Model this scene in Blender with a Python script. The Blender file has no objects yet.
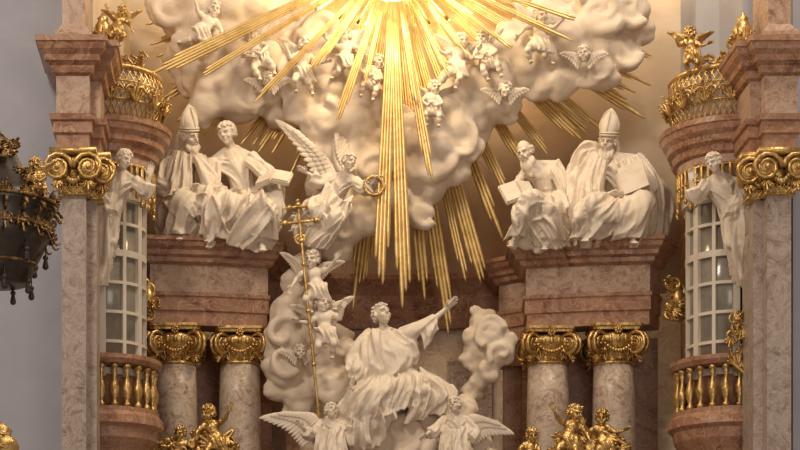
import bpy, math, random
import numpy as np
from mathutils import noise, Vector
random.seed(7); rng=np.random.RandomState(7)
sc=bpy.context.scene
CAM=np.array([-3.,-40.,-6.]); D=40.
def W(px,py,y=0.):
    P=np.array([(px-400)/50.,0,(450-py)/50.]); return CAM+(P-CAM)*((D+y)/D)
def A(*a): return np.array(a,float)
def nrm(v):
    v=np.asarray(v,float); l=np.linalg.norm(v); return v/l if l>1e-9 else v
# ---------------------------------------------------------------- geometry
def cr(P,m):
    P=np.asarray(P,float); k=len(P)
    if k==2:
        t=np.linspace(0,1,m).reshape((m,)+(1,)*(P.ndim-1)); return P[0]*(1-t)+P[1]*t
    Q=np.concatenate([[2*P[0]-P[1]],P,[2*P[-1]-P[-2]]])
    t=np.linspace(0,k-1,m); i=np.minimum(t.astype(int),k-2); f=(t-i).reshape((m,)+(1,)*(P.ndim-1))
    a,b,c,d=Q[i],Q[i+1],Q[i+2],Q[i+3]
    return .5*((2*b)+(c-a)*f+(2*a-5*b+4*c-d)*f*f+(3*b-a-3*c+d)*f**3)
def rn(x,y,z):
    a=noise.noise(Vector((x,y,z))); b=noise.noise(Vector((x*2.1+7,y*1.7,z+3)))
    r1=max(0,1-abs(a)*3.4); r2=max(0,1-abs(b)*3.4)
    return r1**.8*.8+r2*.32
class G:
    def __init__(s): s.v=[]; s.f=[]; s.n=0
    def add(s,v,f):
        v=np.asarray(v,float); o=s.n; s.v.append(v); s.n+=len(v)
        s.f+= [tuple(i+o for i in q) for q in f]
    def rings(s,R,close=True,wrap=True):
        R=np.asarray(R,float); m,n,_=R.shape; f=[]
        for i in range(m-1):
            for j in range(n if wrap else n-1):
                k=(j+1)%n; f.append((i*n+j,i*n+k,(i+1)*n+k,(i+1)*n+j))
        v=R.reshape(-1,3)
        if close:
            v=np.vstack([v,R[0].mean(0),R[-1].mean(0)]); a=m*n; b=a+1
            for j in range(n):
                k=(j+1)%n; f.append((a,k,j)); f.append((b,(m-1)*n+j,(m-1)*n+k))
        s.add(v,f)
    def ell(s,c,r,R=None,nu=14,nv=10):
        if np.isscalar(r): r=(r,r,r)
        ph=np.linspace(.02,math.pi-.02,nv); th=np.linspace(0,2*math.pi,nu,endpoint=False)
        X=np.array([[[math.sin(p)*math.cos(t),math.sin(p)*math.sin(t),-math.cos(p)] for t in th] for p in ph])*np.array(r)
        if R is not None: X=X@np.asarray(R).T
        s.rings(X+np.asarray(c))
    def sweep(s,pts,rad,n=10,up=None):
        pts=np.asarray(pts,float); m=len(pts)
        rad=np.asarray(rad,float)
        if rad.ndim==1: rad=np.repeat(rad[:,None],n,1)
        n=rad.shape[1]; T=np.gradient(pts,axis=0); T/=np.maximum(np.linalg.norm(T,axis=1)[:,None],1e-9)
        u=A(0,-1,0.1) if up is None else np.asarray(up,float)
        u=u-T[0]*u.dot(T[0])
        if np.linalg.norm(u)<1e-3: u=np.cross(T[0],A(1,0,0))
        u=nrm(u); R=np.zeros((m,n,3)); th=np.linspace(0,2*math.pi,n,endpoint=False); c=np.cos(th)[:,None]; sn=np.sin(th)[:,None]
        for i in range(m):
            u=nrm(u-T[i]*u.dot(T[i])); w=np.cross(T[i],u)
            R[i]=pts[i]+rad[i][:,None]*(c*u+sn*w)
        s.rings(R)
    def cap(s,p,q,r1,r2,n=14):
        p=np.asarray(p,float); q=np.asarray(q,float); d=nrm(q-p)
        if np.linalg.norm(q-p)<1e-6: d=A(0,0,1)
        a=np.linspace(.1,math.pi/2,5)
        pts=[p-d*r1*math.cos(x) for x in a]+[q+d*r2*math.cos(x) for x in a[::-1]]
        rr=[r1*math.sin(x) for x in a]+[r2*math.sin(x) for x in a[::-1]]
        u=nrm(np.cross(d,A(.3,.2,1) if abs(d[2])<.9 else A(1,0,.2))); w=np.cross(d,u); th=np.linspace(0,2*math.pi,n,endpoint=False)
        s.rings([p_+r_*(np.cos(th)[:,None]*u+np.sin(th)[:,None]*w) for p_,r_ in zip(pts,rr)])
    def tube(s,pts,r0,r1=None,m=12,n=8,tip=True):
        P=cr(pts,m); r1=r0 if r1 is None else r1; t=np.linspace(0,1,m); r=r0+(r1-r0)*t
        if tip: r=r*np.minimum(1,np.sin(np.pi*np.clip(t*.96+.02,0,1))*2.2)
        s.sweep(P,r,n)
    def ftube(s,pts,radii,nf=8,amp=.15,twist=0,m=28,n=72,seed=0):
        P=cr(pts,m); r=cr(np.array(radii)[:,None],m)[:,0]; t=np.linspace(0,1,m); th=np.linspace(0,2*math.pi,n,endpoint=False)
        q=nf/5.5; L=np.linalg.norm(np.diff(P,axis=0),axis=1).sum()
        F=np.array([[rn(math.cos(a+twist*.5*tt)*q+seed*3.1,math.sin(a+twist*.5*tt)*q,tt*L*.9+seed) for a in th] for tt in t])
        s.sweep(P,r[:,None]*(1-amp*.5+amp*F),n)
    def sheet(s,curves,nf=6,amp=.08,th=.07,NU=70,NV=30,seed=0,shear=.8,vs=1.0):
        C=np.array([cr(np.array(c),NV) for c in curves]); S=cr(C,NU)
        du=np.gradient(S,axis=0); dv=np.gradient(S,axis=1); N=np.cross(du,dv); N/=np.maximum(np.linalg.norm(N,axis=2)[...,None],1e-9)
        if N[...,1].mean()>0: N=-N
        us=np.linspace(0,1,NU); vv=np.linspace(0,1,NV)
        F=np.array([[rn(u*nf*.8+shear*v*math.sin(seed*1.3+1)*1.6+.3*math.sin(5*v+seed),v*vs*1.3+.25*math.sin(u*4+seed),seed*5.3) for v in vv] for u in us])
        ramp=.4+.6*np.minimum(1,vv*2.2)[None,:]
        F=(amp*1.15*F*ramp)[...,None]
        fr=S+N*(F+th/2); bk=S-N*th/2+N*F*.3
        nn=NU*NV; f=[]
        ix=lambda i,j,o: o+i*NV+j
        for i in range(NU-1):
            for j in range(NV-1):
                f.append((ix(i,j,0),ix(i+1,j,0),ix(i+1,j+1,0),ix(i,j+1,0)))
                f.append((ix(i,j,nn),ix(i,j+1,nn),ix(i+1,j+1,nn),ix(i+1,j,nn)))
        for i in range(NU-1):
            for j in (0,NV-1):
                q=(ix(i,j,0),ix(i,j,nn),ix(i+1,j,nn),ix(i+1,j,0)); f.append(q if j==0 else q[::-1])
        for j in range(NV-1):
            for i in (0,NU-1):
                q=(ix(i,j,0),ix(i,j+1,0),ix(i,j+1,nn),ix(i,j,nn)); f.append(q if i==0 else q[::-1])
        s.add(np.vstack([fr.reshape(-1,3),bk.reshape(-1,3)]),f)
    def folds(s,a,b,n,r,m=18):
        a=cr(np.array(a),m); b=cr(np.array(b),m)
        for k in range(n):
            t=(k+.5)/n; P=a*(1-t)+b*t; P=P+rng.normal(0,r*.3,(1,3)); s.tube(P,r*rng.uniform(.7,1.3),r*.6,m=m)
    def box(s,c,h,R=None):
        v=np.array([[x,y,z] for x in(-1,1) for y in(-1,1) for z in(-1,1)],float)*np.array(h)
        if R is not None: v=v@np.asarray(R).T
        s.add(v+np.asarray(c),[(0,1,3,2),(4,6,7,5),(0,4,5,1),(2,3,7,6),(0,2,6,4),(1,5,7,3)])
    def lathe(s,cx,cy,prof,n=40):
        th=np.linspace(0,2*math.pi,n,endpoint=False)
        s.rings([[ (cx+r*math.cos(t),cy+r*math.sin(t),z) for t in th] for r,z in prof])
    def mould(s,path,prof,closed=False):
        p=np.array(path,float); k=len(p); N=[]
        for i in range(k):
            a=p[(i-1)%k] if (i>0 or closed) else None; b=p[(i+1)%k] if (i<k-1 or closed) else None
            d1=nrm(p[i]-a) if a is not None else None; d2=nrm(b-p[i]) if b is not None else None
            if d1 is None:d1=d2
            if d2 is None:d2=d1
            n1=A(d1[1],-d1[0]); n2=A(d2[1],-d2[0]); m=nrm(n1+n2); N.append(m/max(.4,m.dot(n1)))
        m=len(prof); v=[(p[i][0]+N[i][0]*o,p[i][1]+N[i][1]*o,z) for i in range(k) for o,z in prof]; f=[]
        for i in range(k if closed else k-1):
            i2=(i+1)%k
            for j in range(m):
                j2=(j+1)%m; f.append((i*m+j,i*m+j2,i2*m+j2,i2*m+j))
        if not closed: f.append(tuple(range(m))[::-1]); f.append(tuple((k-1)*m+j for j in range(m)))
        s.add(v,f)
    def data(s): return (np.vstack(s.v),s.f)
def remesh(g,voxel,sm=1,fac=.5):
    v,f=g.data(); me=bpy.data.meshes.new('t'); me.from_pydata(v.tolist(),[],f); me.update()
    o=bpy.data.objects.new('t',me); sc.collection.objects.link(o)
    md=o.modifiers.new('r','REMESH'); md.mode='VOXEL'; md.voxel_size=voxel
    if sm: q=o.modifiers.new('s','SMOOTH'); q.factor=fac; q.iterations=sm
    dg=bpy.context.evaluated_depsgraph_get(); ev=o.evaluated_get(dg); m2=bpy.data.meshes.new_from_object(ev)
    nv=np.empty(len(m2.vertices)*3); m2.vertices.foreach_get('co',nv); nv=nv.reshape(-1,3)
    lp=np.empty(len(m2.loops),int); m2.loops.foreach_get('vertex_index',lp)
    st=np.empty(len(m2.polygons),int); m2.polygons.foreach_get('loop_start',st); tt=np.empty(len(m2.polygons),int); m2.polygons.foreach_get('loop_total',tt)
    fs=[tuple(lp[a:a+b].tolist()) for a,b in zip(st,tt)]
    bpy.data.objects.remove(o); bpy.data.meshes.remove(me); bpy.data.meshes.remove(m2)
    return nv,fs
def mk(name,parts,mat,parent=None,smooth=True):
    if isinstance(parts,G): parts=[parts.data()]
    V=[];F=[];o=0
    for v,f in parts:
        V.append(v); F+=[tuple(i+o for i in q) for q in f]; o+=len(v)
    me=bpy.data.meshes.new(name); me.from_pydata(np.vstack(V).tolist(),[],F); me.update()
    me.polygons.foreach_set('use_smooth',[smooth]*len(me.polygons)); me.materials.append(mat)
    ob=bpy.data.objects.new(name,me); sc.collection.objects.link(ob)
    if parent: ob.parent=parent
    return ob
def empty(name):
    e=bpy.data.objects.new(name,None); sc.collection.objects.link(e); return e
# ---------------------------------------------------------------- materials
def mat(name,base,rough=.5,metal=0,cols=None,scale=1.5,bump=0,bscale=20,veins=None,emit=None,dist=1.5,stretch=(1,1,1),spec=.5):
    m=bpy.data.materials.new(name); m.use_nodes=True; nt=m.node_tree; b=nt.nodes['Principled BSDF']
    b.inputs['Base Color'].default_value=(*base,1); b.inputs['Roughness'].default_value=rough; b.inputs['Metallic'].default_value=metal; b.inputs['Specular IOR Level'].default_value=spec
    tc=nt.nodes.new('ShaderNodeTexCoord'); mp=nt.nodes.new('ShaderNodeMapping'); mp.inputs['Scale'].default_value=stretch
    nt.links.new(tc.outputs['Object'],mp.inputs['Vector'])
    if cols:
        n=nt.nodes.new('ShaderNodeTexNoise'); n.inputs['Scale'].default_value=scale; n.inputs['Detail'].default_value=9; n.inputs['Distortion'].default_value=dist; n.inputs['Roughness'].default_value=.65
        nt.links.new(mp.outputs[0],n.inputs['Vector'])
        r=nt.nodes.new('ShaderNodeValToRGB'); el=r.color_ramp.elements
        while len(el)<len(cols): el.new(.5)
        for i,c in enumerate(cols): el[i].position=.3+.4*i/(len(cols)-1); el[i].color=(*c,1)
        nt.links.new(n.outputs['Fac'],r.inputs[0]); out=r.outputs[0]
        if veins:
            w=nt.nodes.new('ShaderNodeTexNoise'); w.inputs['Scale'].default_value=scale*1.3; w.inputs['Detail'].default_value=6; w.inputs['Distortion'].default_value=2.5
            nt.links.new(mp.outputs[0],w.inputs['Vector'])
            r2=nt.nodes.new('ShaderNodeValToRGB'); e=r2.color_ramp.elements; e[0].position=.47; e[0].color=(0,0,0,1); e[1].position=.5; e[1].color=(1,1,1,1); x=e.new(.53); x.color=(0,0,0,1)
            nt.links.new(w.outputs['Fac'],r2.inputs[0]); mx=nt.nodes.new('ShaderNodeMixRGB'); mx.inputs[2].default_value=(*veins,1)
            nt.links.new(r2.outputs[0],mx.inputs[0]); nt.links.new(out,mx.inputs[1]); out=mx.outputs[0]
        nt.links.new(out,b.inputs['Base Color'])
    if bump:
        n=nt.nodes.new('ShaderNodeTexNoise'); n.inputs['Scale'].default_value=bscale; n.inputs['Detail'].default_value=4; nt.links.new(mp.outputs[0],n.inputs['Vector'])
        bp=nt.nodes.new('ShaderNodeBump'); bp.inputs['Strength'].default_value=bump; bp.inputs['Distance'].default_value=.05
        nt.links.new(n.outputs['Fac'],bp.inputs['Height']); nt.links.new(bp.outputs[0],b.inputs['Normal'])
    if emit: b.inputs['Emission Color'].default_value=(*emit[0],1); b.inputs['Emission Strength'].default_value=emit[1]
    return m
M_st=mat('white_stucco',(.7,.62,.53),.6,cols=[(.58,.47,.36),(.68,.575,.46),(.72,.63,.53)],scale=2.5,bump=.12,bscale=12,spec=.3)
M_cl=mat('cloud_stucco',(.7,.6,.5),.7,cols=[(.57,.455,.34),(.68,.56,.44),(.72,.61,.49)],scale=1.4,bump=.12,bscale=7,spec=.2)
M_gold=mat('gilding',(.8,.52,.2),.36,.82,cols=[(.24,.135,.04),(.55,.35,.125),(.78,.55,.25)],scale=5,bump=.25,bscale=18)
M_ray=mat('ray_gilding',(.8,.55,.2),.38,.72,cols=[(.52,.34,.12),(.72,.51,.21),(.84,.64,.32)],scale=2.2,bump=.1,bscale=10)
M_dgold=mat('dark_gilding',(.35,.2,.07),.4,.8,cols=[(.03,.015,.01),(.18,.10,.035),(.5,.32,.12)],scale=7,bump=.3,bscale=20)
M_brown=mat('brown_marble',(.3,.17,.12),.36,cols=[(.13,.05,.026),(.27,.122,.068),(.36,.195,.12),(.20,.087,.048)],scale=1.6,veins=(.44,.28,.18),spec=.35)
M_pink=mat('pink_marble',(.5,.36,.3),.38,cols=[(.16,.075,.045),(.33,.195,.13),(.45,.31,.225),(.27,.15,.10)],scale=2.2,veins=(.50,.36,.27),dist=2.5,spec=.35)
M_col=mat('mottled_marble',(.5,.4,.36),.34,cols=[(.17,.09,.055),(.37,.255,.185),(.51,.41,.325),(.33,.225,.16)],scale=2.6,veins=(.58,.48,.39),dist=2.8,spec=.35)
M_pier=mat('grey_marble',(.5,.4,.36),.38,cols=[(.14,.085,.065),(.29,.215,.175),(.39,.315,.27),(.23,.155,.125)],scale=2.0,veins=(.45,.375,.33),dist=2,spec=.35)
M_wall=mat('lavender_plaster',(.47,.44,.46),.8,cols=[(.36,.36,.41),(.42,.41,.46)],scale=.6,bump=.05,spec=.2)
M_apse=mat('cream_plaster',(.62,.52,.42),.7,cols=[(.54,.42,.30),(.64,.52,.39)],scale=.7,bump=.1,bscale=5,spec=.2)
M_mid=mat('niche_marble',(.45,.36,.31),.4,cols=[(.30,.195,.14),(.48,.37,.29),(.60,.50,.42)],scale=1.1,veins=(.62,.52,.44))
M_frame=mat('white_window_frame',(.62,.57,.50),.5,bump=.05,cols=[(.54,.47,.39),(.62,.55,.46)])
M_glass=mat('window_pane',(.25,.25,.26),.15,cols=[(.15,.13,.10),(.32,.28,.23)],scale=.8)
M_amber=mat('amber_glass',(1,.7,.3),.5,emit=((1,.78,.36),2.2))
M_floor=mat('stone_floor',(.3,.27,.25),.4,cols=[(.25,.2,.18),(.4,.36,.33)])
M_black=mat('dark_lacquer',(.03,.018,.014),.35,cols=[(.010,.006,.005),(.05,.03,.02)],scale=4)
# ---------------------------------------------------------------- camera
cd=bpy.data.cameras.new('camera'); cam=bpy.data.objects.new('camera',cd); sc.collection.objects.link(cam)
cam.location=CAM; cam.rotation_euler=(math.radians(90),0,0); cd.sensor_width=36; cd.clip_end=300
cd.lens=90; cd.shift_x=3/16; cd.shift_y=10.5/16
sc.camera=cam
# ---------------------------------------------------------------- rotation helpers
def Rx(a): c,s=math.cos(a),math.sin(a); return np.array([[1,0,0],[0,c,-s],[0,s,c]])
def Ry(a): c,s=math.cos(a),math.sin(a); return np.array([[c,0,s],[0,1,0],[-s,0,c]])
def Rz(a): c,s=math.cos(a),math.sin(a); return np.array([[c,-s,0],[s,c,0],[0,0,1]])
# ---------------------------------------------------------------- figures
def head_part(pos,s,face,hair='curly',beard=0,hat=None,baby=False):
    g=G(); R_=random.Random(int(pos[0]*100)); 
    g.ell((0,.012,.03),(.078,.098,.10)); g.ell((0,-.025,-.03),(.06,.072,.085)); g.ell((0,-.068,-.088),(.027,.027,.022))
    for q in(-1,1):
        g.ell((q*.036,-.06,-.028),.03 if not baby else .037); g.ell((q*.08,0,0),(.012,.022,.032)); g.ell((q*.012,-.108,-.014),.010)
        g.cap((q*.015,-.096,.036),(q*.05,-.078,.032),.012,.010)
    g.cap((0,-.094,.03),(0,-.119,-.012),.010,.0145)
    g.cap((-.018,-.094,-.047),(.018,-.094,-.047),.008,.008); g.cap((-.014,-.092,-.062),(.014,-.092,-.062),.009,.009)
    if beard:
        for k in range(26):
            a=(k%13-6)/6.*1.25; rr=.066+.012*(k//13); x=math.sin(a)*rr; y=-math.cos(a)*.075+.0; z=-.055-.03*math.cos(a)
            L=beard*(.55+.45*math.cos(a)); w=R_.uniform(-.02,.02)
            g.tube([(x,y,z),(x*1.05+w,y-.02,z-L*.4),(x*.8-w,y-.012,z-L*.75),(x*.5+w,y-.03,z-L)],.017,.009,m=10,n=7)
        for q in(-1,1): g.tube([(0,-.107,-.03),(q*.03,-.1,-.045),(q*.045,-.085,-.085)],.011,.006,m=8,n=6)
    if hair:
        nn=110 if hair!='short' else 80
        for k in range(nn):
            z=1-(k+.5)/nn*1.55; t=k*2.39996; r=math.sqrt(max(0,1-z*z)); p=A(r*math.cos(t),r*math.sin(t),z)
            if p[1]<-.25 and z<.52: continue
            if hair=='bald' and z>.15: continue
            q=p*A(.082,.102,.104)+A(0,.012,.03); tv=nrm(np.cross(p,A(0,0,1)+rng.normal(0,.35,3))); dn=nrm(A(0,0,-1)+p*.9+tv*R_.uniform(-1,1))
            L=.035 if hair!='long' else .05
            if hair=='long' and (z<.2): L=.14
            g.tube([q,q+dn*L*.5+tv*.014,q+dn*L-tv*.01],.0165,.009,m=7,n=6)
    v,f=remesh(g,.0066,1,.4)
    for q in(-1,1):
        d=np.exp(-(((v-A(q*.033,-.092,.011))/A(.018,.03,.012))**2).sum(1)); v=v+d[:,None]*A(0,.022,0)
    d=np.exp(-(((v-A(0,-.1,-.0545))/A(.02,.02,.0035))**2).sum(1)); v=v+d[:,None]*A(0,.01,0)
    e=G()
    for q in(-1,1): e.ell((q*.033,-.068,.011),(.014,.014,.0105),nu=10,nv=8)
    parts=[(v,f),e.data()]
    if hat=='mitre':
        h=G(); rs=[]; th=np.linspace(0,2*math.pi,32,endpoint=False)
        for z,rx,ry in[(.055,.088,.108),(.10,.098,.112),(.16,.107,.098),(.22,.098,.07),(.28,.066,.042),(.325,.03,.02),(.345,.006,.006)]:
            rs.append([(rx*math.cos(t),ry*math.sin(t)+.012,z) for t in th])
        h.rings(rs)
        for zz in(.07,.095): h.sweep([(.099*math.cos(t),.115*math.sin(t)+.012,zz) for t in np.linspace(0,2*math.pi,25)],[.009]*25,6)
        h.tube([(0,-.10,.1),(0,-.088,.17),(0,-.062,.24),(0,-.02,.33)],.012,m=10)
        for q in(-1,1): h.tube([(q*.1,-.02,.11),(q*.1,-.0,.19),(q*.06,-.01,.28),(0,-.0,.34)],.011,m=10)
        for q in(-1,1): h.tube([(q*.05,.1,.08),(q*.07,.14,-.05),(q*.08,.15,-.2)],.022,.03,m=10)
        parts.append(h.data())
    y,p,r=[math.radians(a) for a in face]; M=Rz(y)@Rx(-p)@Ry(r)
    return [((v_@M.T)*s+pos,f_) for v_,f_ in parts]
def hand_part(w,tip,s,curl=.5,side=1,nrmv=None):
    d=nrm(tip-w); n=A(0,-.6,-.8) if nrmv is None else np.asarray(nrmv,float); n=n-d*n.dot(d)
    if np.linalg.norm(n)<.1: n=A(1,0,0)-d*d[0]
    n=nrm(n); l=np.cross(n,d)*side; g=G()
    def q(a,b,c): return a*d+b*l+c*n
    g.cap(q(0,0,0),q(.05,.014,0),.022,.020); g.cap(q(0,0,0),q(.05,-.018,0),.022,.018); g.cap(q(.03,.02,0),q(.085,.026,0),.017,.014); g.cap(q(.03,0,0),q(.088,.004,0),.017,.014); g.cap(q(.03,-.018,0),q(.08,-.022,0),.016,.013)
    for b,L,x in[(.031,.072,.086),(.011,.082,.09),(-.011,.076,.088),(-.031,.058,.08)]:
        p0=q(x,b,0); c=curl*(1+.15*abs(b)/.03); a1=c*.6; p=p0; ang=0
        for k,fr in enumerate((.45,.32,.23)):
            ang+=a1 if k else a1*.5; dd=nrm(q(math.cos(ang),b*3.5,math.sin(ang))); p2=p+dd*L*fr; g.cap(p,p2,.0098-.001*k,.0088-.001*k,n=9); p=p2
    t0=q(.022,.028,.004); t1=t0+nrm(q(.6,.85,.25))*.042; t2=t1+nrm(q(.9,.4,.35))*.032
    g.cap(t0,t1,.0135,.011,n=9); g.cap(t1,t2,.011,.009,n=9)
    v,f=remesh(g,.0052,1,.3); return (v*s+w,f)
def wing_part(root,tip,trail,s,n=13,rows=3):
    root=np.asarray(root,float); tip=np.asarray(tip,float); trail=np.asarray(trail,float); g=G()
    mid=(root+tip)/2-trail*.22; L=cr([root,mid,tip],n); ax=tip-root; N=nrm(np.cross(ax,trail)); 
    if N[1]>0:N=-N
    g.tube([root,mid,tip],.075*s,.03*s,m=16)
    for r in range(rows):
        ln=[1.,.62,.34][r]; 
        for k in range(n):
            t=k/(n-1); d=trail*(1-t*.45)+ax*(.10+.5*t*t); p=L[k]+N*(.02*s+.022*s*r); e=p+d*ln*(.85+.15*math.sin(3*t))
            u=nrm(e-p); lat=np.cross(N,u); ll=np.linalg.norm(e-p)/2; wd=.052*s*(1.15 if r==0 else 1.0)
            R=np.array([lat,u,N]).T; g.ell((p+e)/2+N*.004*k,(wd,ll*1.06,.018*s),R,nu=10,nv=8)
    return g.data()
def figure(name,y0,s,J,face,mat_=None,hair='curly',beard=0,hat=None,robe=True,bare=False,skirt=True,wings=(),extra=None,curl=(.5,.5),voxel=None,seed=1,headk=1.,parent=None,sleeve=True,foldy=True):
    mat_=mat_ or M_st; P={k:W(v[0],v[1],y0+(v[2] if len(v)>2 else 0)) for k,v in J.items()}; g=G()
    T=lambda px,py,dy=0: W(px,py,y0+dy)
    he,ne,ch,pe,sa,sb=[P[k] for k in('head','nec','che','pel','sa','sb')]
    ax=nrm(sb-sa); ha_,hb_=pe-ax*.09*s,pe+ax*.09*s
    g.cap(pe,(pe+ch)/2,.135*s,.12*s); g.cap((pe+ch)/2,ch,.12*s,.145*s); g.cap(ch,ne,.135*s,.06*s)
    g.cap(sa*.92+ch*.08,ch,.075*s,.12*s); g.cap(sb*.92+ch*.08,ch,.075*s,.12*s); g.cap(sa,ne,.06*s,.05*s); g.cap(sb,ne,.06*s,.05*s)
    g.cap(ne,he+(he-ne)*-.1,.052*s,.05*s)
    for a,e,w in(('sa','ea','wa'),('sb','eb','wb')):
        if e not in P: continue
        g.cap(P[a],P[e],.056*s,.043*s); m=P[e]*.7+P[w]*.3; g.cap(P[e],m,.043*s,.043*s); g.cap(m,P[w],.043*s,.027*s)
        if bare: g.ell((P[a]*.6+P[e]*.4)+A(0,-.012*s,0),.058*s)
        if robe and not bare and sleeve:
            g.ftube([P[a],(P[a]+P[e])/2+A(0,0,-.02*s),P[e]+A(0,0,-.03*s),P[e]*.35+P[w]*.65+A(0,0,-.03*s)],[.085*s,.09*s,.10*s,.11*s],nf=5,amp=.42,twist=2.2,seed=seed+ord(a[1]))
    for h,k,f,t in((ha_,'ka','fa','ta'),(hb_,'kb','fb','tb')):
        if k not in P: continue
        g.cap(h,P[k],.095*s,.062*s); 
        if f not in P: continue
        m=P[k]*.65+P[f]*.35; g.cap(P[k],m,.06*s,.06*s); g.cap(m,P[f],.06*s,.036*s)
        toe=P[t] if t in P else P[f]+A(0,-.16*s,-.05*s)
        g.cap(P[f],toe,.04*s,.028*s); g.cap(P[f]+A(0,0.02*s,-.02*s),P[f]+(toe-P[f])*.7+A(.02*s,0,0),.035*s,.03*s)
        for q in range(5): g.cap(toe+A((q-2)*.017*s,0,0),toe+A((q-2)*.019*s,-.035*s,-.01*s),.012*s,.011*s,n=8)
        if robe and skirt:
            g.ftube([h,(h+P[k])/2+A(0,-.02*s,.03*s),P[k]],[.15*s,.13*s,.11*s],nf=6,amp=.3,twist=1.6,seed=seed+3)
            g.ftube([P[k]+A(0,0,.02*s),P[k]*.5+P[f]*.5,P[f]*.88+P[k]*.12],[.10*s,.095*s,.11*s],nf=6,amp=.4,twist=.8,seed=seed+5)
    if robe and skirt and 'ka' in P and 'kb' in P and 'fa' in P and 'fb' in P:
        ka,kb,fa,fb=P['ka'],P['kb'],P['fa'],P['fb']; o=A(0,-.07*s,.05*s); w=ax*.14*s
        g.sheet([[ha_-w,ka-w*.7,fa-w*1.3+A(0,.05,0)],[ha_+o,ka+o,fa+o*.8],[pe+o*.5,(ka+kb)/2+A(0,.14*s,-.10*s),(fa+fb)/2+A(0,.09*s,0)],[hb_+o,kb+o,fb+o*.8],[hb_+w,kb+w*.7,fb+w*1.3+A(0,.05,0)]],nf=8,amp=.115*s,th=.04*s,NU=110,NV=44,seed=seed,shear=1.5)
        g.sheet([[ha_-w*1.1+A(0,.1,0),ka-w*1.1,ka-w*1.5+A(0,.1,-.35*s)],[ha_+o,ka+o*1.3,ka*.5+fa*.5+A(0,0,0)],[pe+o,(ka+kb)/2+A(0,.02,.0),(ka+kb)*.32+(fa+fb)*.18],[hb_+o,kb+o*1.3,kb*.75+fb*.25]],nf=6,amp=.10*s,th=.05*s,NU=90,seed=seed+2,shear=3)
    if robe and not bare:
        g.ftube([pe,(pe+ch)/2,ch,ne],[.17*s,.150*s,.165*s,.085*s],nf=8,amp=.3,twist=1.8,seed=seed)
        if foldy:
            o=A(0,-.155*s,0)
            g.folds([sa+A(0,-.06*s,.02*s),ch+o,hb_+o],[sa+A(0,-.05*s,-.09*s),pe*.5+ch*.5+o-ax*.1*s,pe+o*.9],4,.019*s)
            g.folds([sb+A(0,-.06*s,.02*s),ch+o+ax*.06*s,pe+o*.9],[sb+A(0,-.05*s,-.09*s),pe*.5+ch*.5+o+ax*.12*s,hb_+o*.8],2,.016*s)
    if bare:
        for q in(-1,1): g.ell(ch+ax*q*.07*s+A(0,-.10*s,.01*s),(.065*s,.04*s,.045*s))
        for k in range(3):
            for q in(-1,1): g.ell(pe*(.35+.2*k)+ch*(.65-.2*k)+ax*q*.032*s+A(0,-.11*s,-.03*s),(.03*s,.02*s,.026*s))
    if extra: extra(g,T,P,s)
    parts=[remesh(g,voxel or .0125*s,1,.4)]
    parts+=head_part(he,s*headk,face,hair,beard,hat,baby=headk>1.2)
    for i,(w,h) in enumerate((('wa','ha'),('wb','hb'))):
        if w in P and h in P: parts.append(hand_part(P[w],P[h],s*1.12,curl[i],side=1 if i else -1))
    for wd in wings:
        parts.append(wing_part(T(*wd[0]),T(*wd[1]),T(*wd[2])-T(*wd[0]),s*(wd[3] if len(wd)>3 else 1)))
    return mk(name,parts,mat_,parent)
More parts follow.
